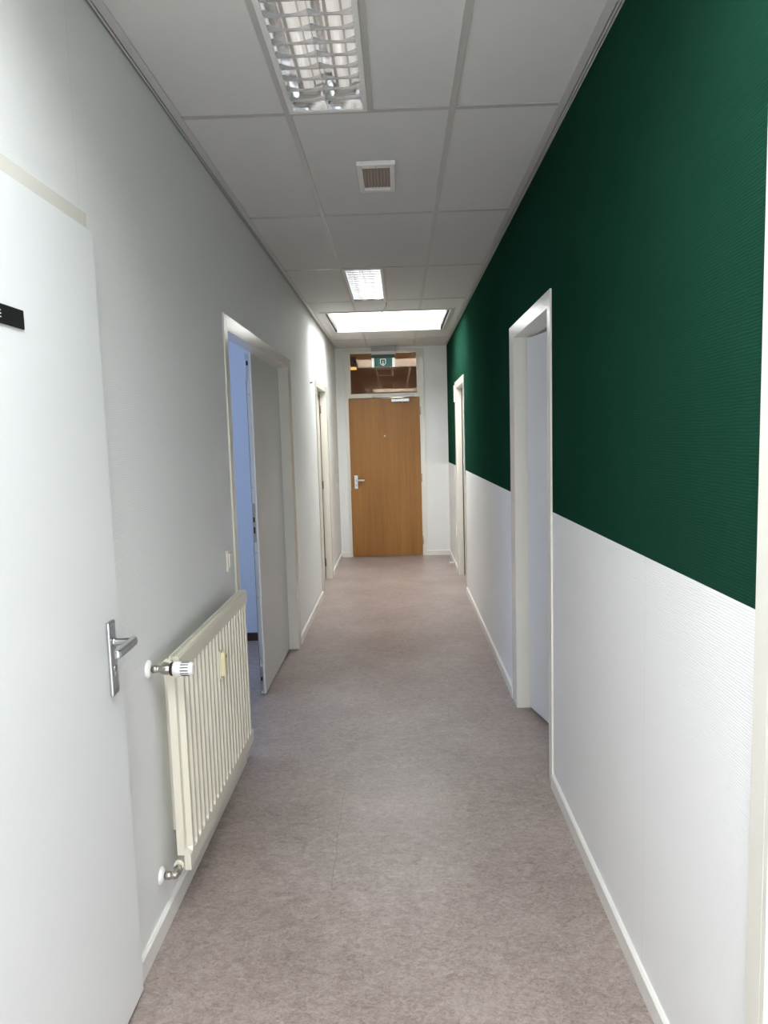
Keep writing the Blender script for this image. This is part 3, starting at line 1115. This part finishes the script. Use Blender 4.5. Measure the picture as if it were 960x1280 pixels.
def text(body, name, size, origin, xdir, up, m, parent, depth=0.0006, align='RIGHT'):
    cu = bpy.data.curves.new(name, 'FONT')
    cu.body = body
    cu.size = size
    cu.align_x = align
    cu.extrude = depth
    o = bpy.data.objects.new(name, cu)
    COL.objects.link(o)
    dg = bpy.context.evaluated_depsgraph_get()
    me = bpy.data.meshes.new_from_object(o.evaluated_get(dg))
    bpy.data.objects.remove(o)
    bpy.data.curves.remove(cu)
    xd, u = Vector(xdir), Vector(up)
    n = xd.cross(u)
    mw = Matrix(((xd.x, u.x, n.x, origin[0]), (xd.y, u.y, n.y, origin[1]), (xd.z, u.z, n.z, origin[2]), (0, 0, 0, 1)))
    me.transform(mw)
    bm = bmesh.new()
    bm.from_mesh(me)
    bpy.data.meshes.remove(me)
    return obj(name, bm, m, parent)


text('E', 'lettering', 0.022, (-0.7724, 1.4160, 1.8335), (0, 1, 0), (0, 0, 1), M['plastic_white'], t)

t = thing('door_sign', 'small pale projecting sign beside the far right door frame', 'sign', (XR, 8.215, 2.06))
bm = B()
box(bm, XR - 0.013, XR - 0.0005, 8.180, 8.262, 1.965, 2.150)
obj('plate', bm, M['plastic_white'], t, bevel=0.002)
bm = B()
box(bm, XR - 0.0142, XR - 0.0130, 8.190, 8.252, 2.06, 2.085)
obj('strip', bm, mat('sign_pink', (0.62, 0.36, 0.34), 0.5), t)

t = thing('wall_socket', 'white wall socket low on the right wall by the far corner', 'socket', (XR, 8.33, 0.467))
bm = B()
box(bm, XR - 0.009, XR - 0.0005, 8.29, 8.37, 0.427, 0.507)
obj('cover', bm, M['plastic_white'], t, bevel=0.003)
bm = B()
lathe(bm, (XR - 0.0085, 8.33, 0.467), (-1, 0, 0), [(0, 0.022), (0.0015, 0.022)], 20)
obj('inlet', bm, M['plastic_cream'], t)

t = thing('door_stop', 'small white door stop sticking out of the right skirting board', 'door stop', (XR - 0.013, 8.67, 0.035))
bm = B()
lathe(bm, (XR - 0.0132, 8.67, 0.036), (-1, 0, 0), [(0, 0.016), (0.004, 0.016), (0.008, 0.010), (0.040, 0.010)], 16)
obj('stem', bm, M['plastic_white'], t)
bm = B()
lathe(bm, (XR - 0.053, 8.67, 0.036), (-1, 0, 0), [(0, 0.014), (0.012, 0.014), (0.015, 0.010)], 16)
obj('buffer', bm, M['plastic_white'], t)

t = thing('wall_hook', 'small dark hook high on the left wall before the third door', 'hook', (XL, 6.69, 2.108))
bm = B()
lathe(bm, (XL + 0.0005, 6.69, 2.108), (1, 0, 0), [(0, 0.009), (0.003, 0.009), (0.004, 0.004), (0.012, 0.004)], 14)
obj('plate', bm, M['seal'], t)
bm = B()
tube(bm, [(XL + 0.011, 6.69, 2.108), (XL + 0.016, 6.69, 2.107), (XL + 0.018, 6.69, 2.118)], 0.004, 10)
obj('pin', bm, M['seal'], t)

# exit sign hanging from the ceiling in front of the transom
ye = 9.36
t = thing('exit_sign', 'green illuminated exit sign hanging in front of the transom window', 'exit sign', (-0.165, ye, ZC))
bm = B()
box(bm, -0.327, -0.006, ye - 0.035, ye + 0.035, 2.690, ZC - 0.0012)
obj('housing', bm, mat('sign_grey', (0.34, 0.34, 0.335), 0.4), t, bevel=0.004, props={'label': 'grey sign housing'})
bm = B()
box(bm, -0.322, -0.012, ye - 0.028, ye + 0.028, 2.650, 2.690)
obj('lamp_channel', bm, M['edge_trim'], t, bevel=0.002)
bm = B()
box(bm, -0.322, -0.024, ye - 0.005, ye + 0.005, 2.492, 2.650)
pn = obj('panel', bm, M['sign_white'], t, bevel=0.001, props={'label': 'lit white panel'})
bm = B()
box(bm, -0.292, -0.056, ye - 0.0065, ye - 0.0045, 2.492, 2.606)
obj('green_field', bm, M['sign_green'], pn, props={'label': 'teal green field'})
bm = B()
box(bm, -0.322, -0.024, ye - 0.0065, ye - 0.0045, 2.606, 2.650)
obj('top_band', bm, M['sign_dark'], pn, props={'label': 'dark green top band'})
bm = B()                           # white doorway outline tapering to a point, with a down arrow inside
ox, oz = -0.176, 2.507
outer = [(-0.037, 0.088), (0.037, 0.088), (0.037, 0.040), (0.026, 0.018), (0.0, 0.0), (-0.026, 0.018), (-0.037, 0.040)]
inner = [(-0.031, 0.083), (0.031, 0.083), (0.031, 0.042), (0.0215, 0.0215), (0.0, 0.0065), (-0.0215, 0.0215), (-0.031, 0.042)]
yy = ye - 0.0072
vo = [bm.verts.new((ox + a, yy, oz + b)) for a, b in outer]
vi = [bm.verts.new((ox + a, yy, oz + b)) for a, b in inner]
for i in range(len(vo)):
    j = (i + 1) % len(vo)
    bm.faces.new((vo[i], vo[j], vi[j], vi[i]))
bm.faces.new([bm.verts.new((ox + a, yy, oz + b)) for a, b in ((-0.003, 0.064), (0.003, 0.064), (0.003, 0.028), (0.009, 0.028), (0.0, 0.012), (-0.009, 0.028), (-0.003, 0.028))])
obj('pictogram', bm, M['sign_white'], pn, props={'label': 'white shield shaped arrow pictogram'})

# ------------------------------------------------------------------ rooms beyond the openings
def room(prefix, x0, x1, y0, y1, m, mc, sides, win=None):
    """walls of a neighbouring room; sides lists the walls to build"""
    k = 0
    for s in sides:
        bm = B()
        if s == 'far':
            box(bm, x0, x1, y1, y1 + 0.08, 0, TOP)
        elif s == 'near':
            box(bm, x0, x1, y0 - 0.08, y0, 0, TOP)
        else:
            xa, xb = (x0 - 0.08, x0) if s == 'west' else (x1, x1 + 0.08)
            if win:
                wy0, wy1, wz0, wz1 = win
                box(bm, xa, xb, y0, wy0, 0, TOP)
                box(bm, xa, xb, wy1, y1, 0, TOP)
                box(bm, xa, xb, wy0, wy1, 0, wz0)
                box(bm, xa, xb, wy0, wy1, wz1, TOP)
            else:
                box(bm, xa, xb, y0, y1, 0, TOP)
        struct('wall_' + prefix + '_' + s, bm, m)
    bm = B()
    box(bm, x0, x1, y0, y1, ZC, ZC + 0.02)
    struct('ceiling_' + prefix, bm, mc)


room('office', -3.72, XL - WT, 2.2, 5.545, M['office_wall'], M['plain_white'], ('far', 'near', 'west'), (2.6, 4.8, 0.9, 2.2))
bm = B()
prism(bm, [(5.545, 0.0), (5.532, 0.0), (5.532, 0.060), (5.545, 0.064)], 'x', -3.72, XL - WT)
struct('baseboard_office', bm, M['dark_brown'], 'dark red brown skirting in the office beyond the open doorway', 'skirting board')
M['taupe'] = paint('taupe_paint', (0.52, 0.46, 0.41), 0.6, 0.2)
room('meeting', XR + WT, 3.72, 2.4, 5.6, M['taupe'], M['taupe'], ('far', 'near', 'east'), (3.5, 5.4, 0.9, 2.2))

# lobby behind the transom: brown ceiling with battens, one yellow lamp
bm = B()
box(bm, -1.9, 1.6, YE + 0.10, 13.4, ZC + 0.12, ZC + 0.14)
struct('ceiling_lobby', bm, M['brown_room'])
for nm, a in (('west', (-1.98, -1.9, YE + 0.1, 13.4)), ('east', (1.6, 1.68, YE + 0.1, 13.4)), ('far', (-1.98, 1.68, 13.4, 13.48))):
    bm = B()
    box(bm, *a, 0, TOP)
    struct('wall_lobby_' + nm, bm, M['brown_room'])
bm = B()
box(bm, -1.9, XL - WT, YE, YE + 0.1, 0, TOP)
box(bm, XR + WT, 1.6, YE, YE + 0.1, 0, TOP)
struct('wall_lobby_near', bm, M['brown_room'])
t = thing('lobby_lamp', 'yellow glowing lamp seen through the transom glass', 'lamp', (-0.76, 11.6, ZC + 0.12))
bm = B()
box(bm, -0.86, -0.64, 11.55, 11.70, 2.72, ZC + 0.119)
obj('body', bm, M['dark_brown'], t, bevel=0.004)
bm = B()
box(bm, -0.85, -0.65, 11.545, 11.705, 2.690, 2.72)
obj('diffuser', bm, M['lamp_glow'], t)

l = bpy.data.lights.new('lobby_fill_light', 'POINT')  # added fill, set away from the lamp body, brightens the brown lobby ceiling
l.energy = 34
l.color = (1.0, 0.84, 0.60)
l.shadow_soft_size = 0.08
lo = bpy.data.objects.new('lobby_fill_light', l)
COL.objects.link(lo)
lo.parent = t
lo.location = (0.75, 0.55, -1.30)
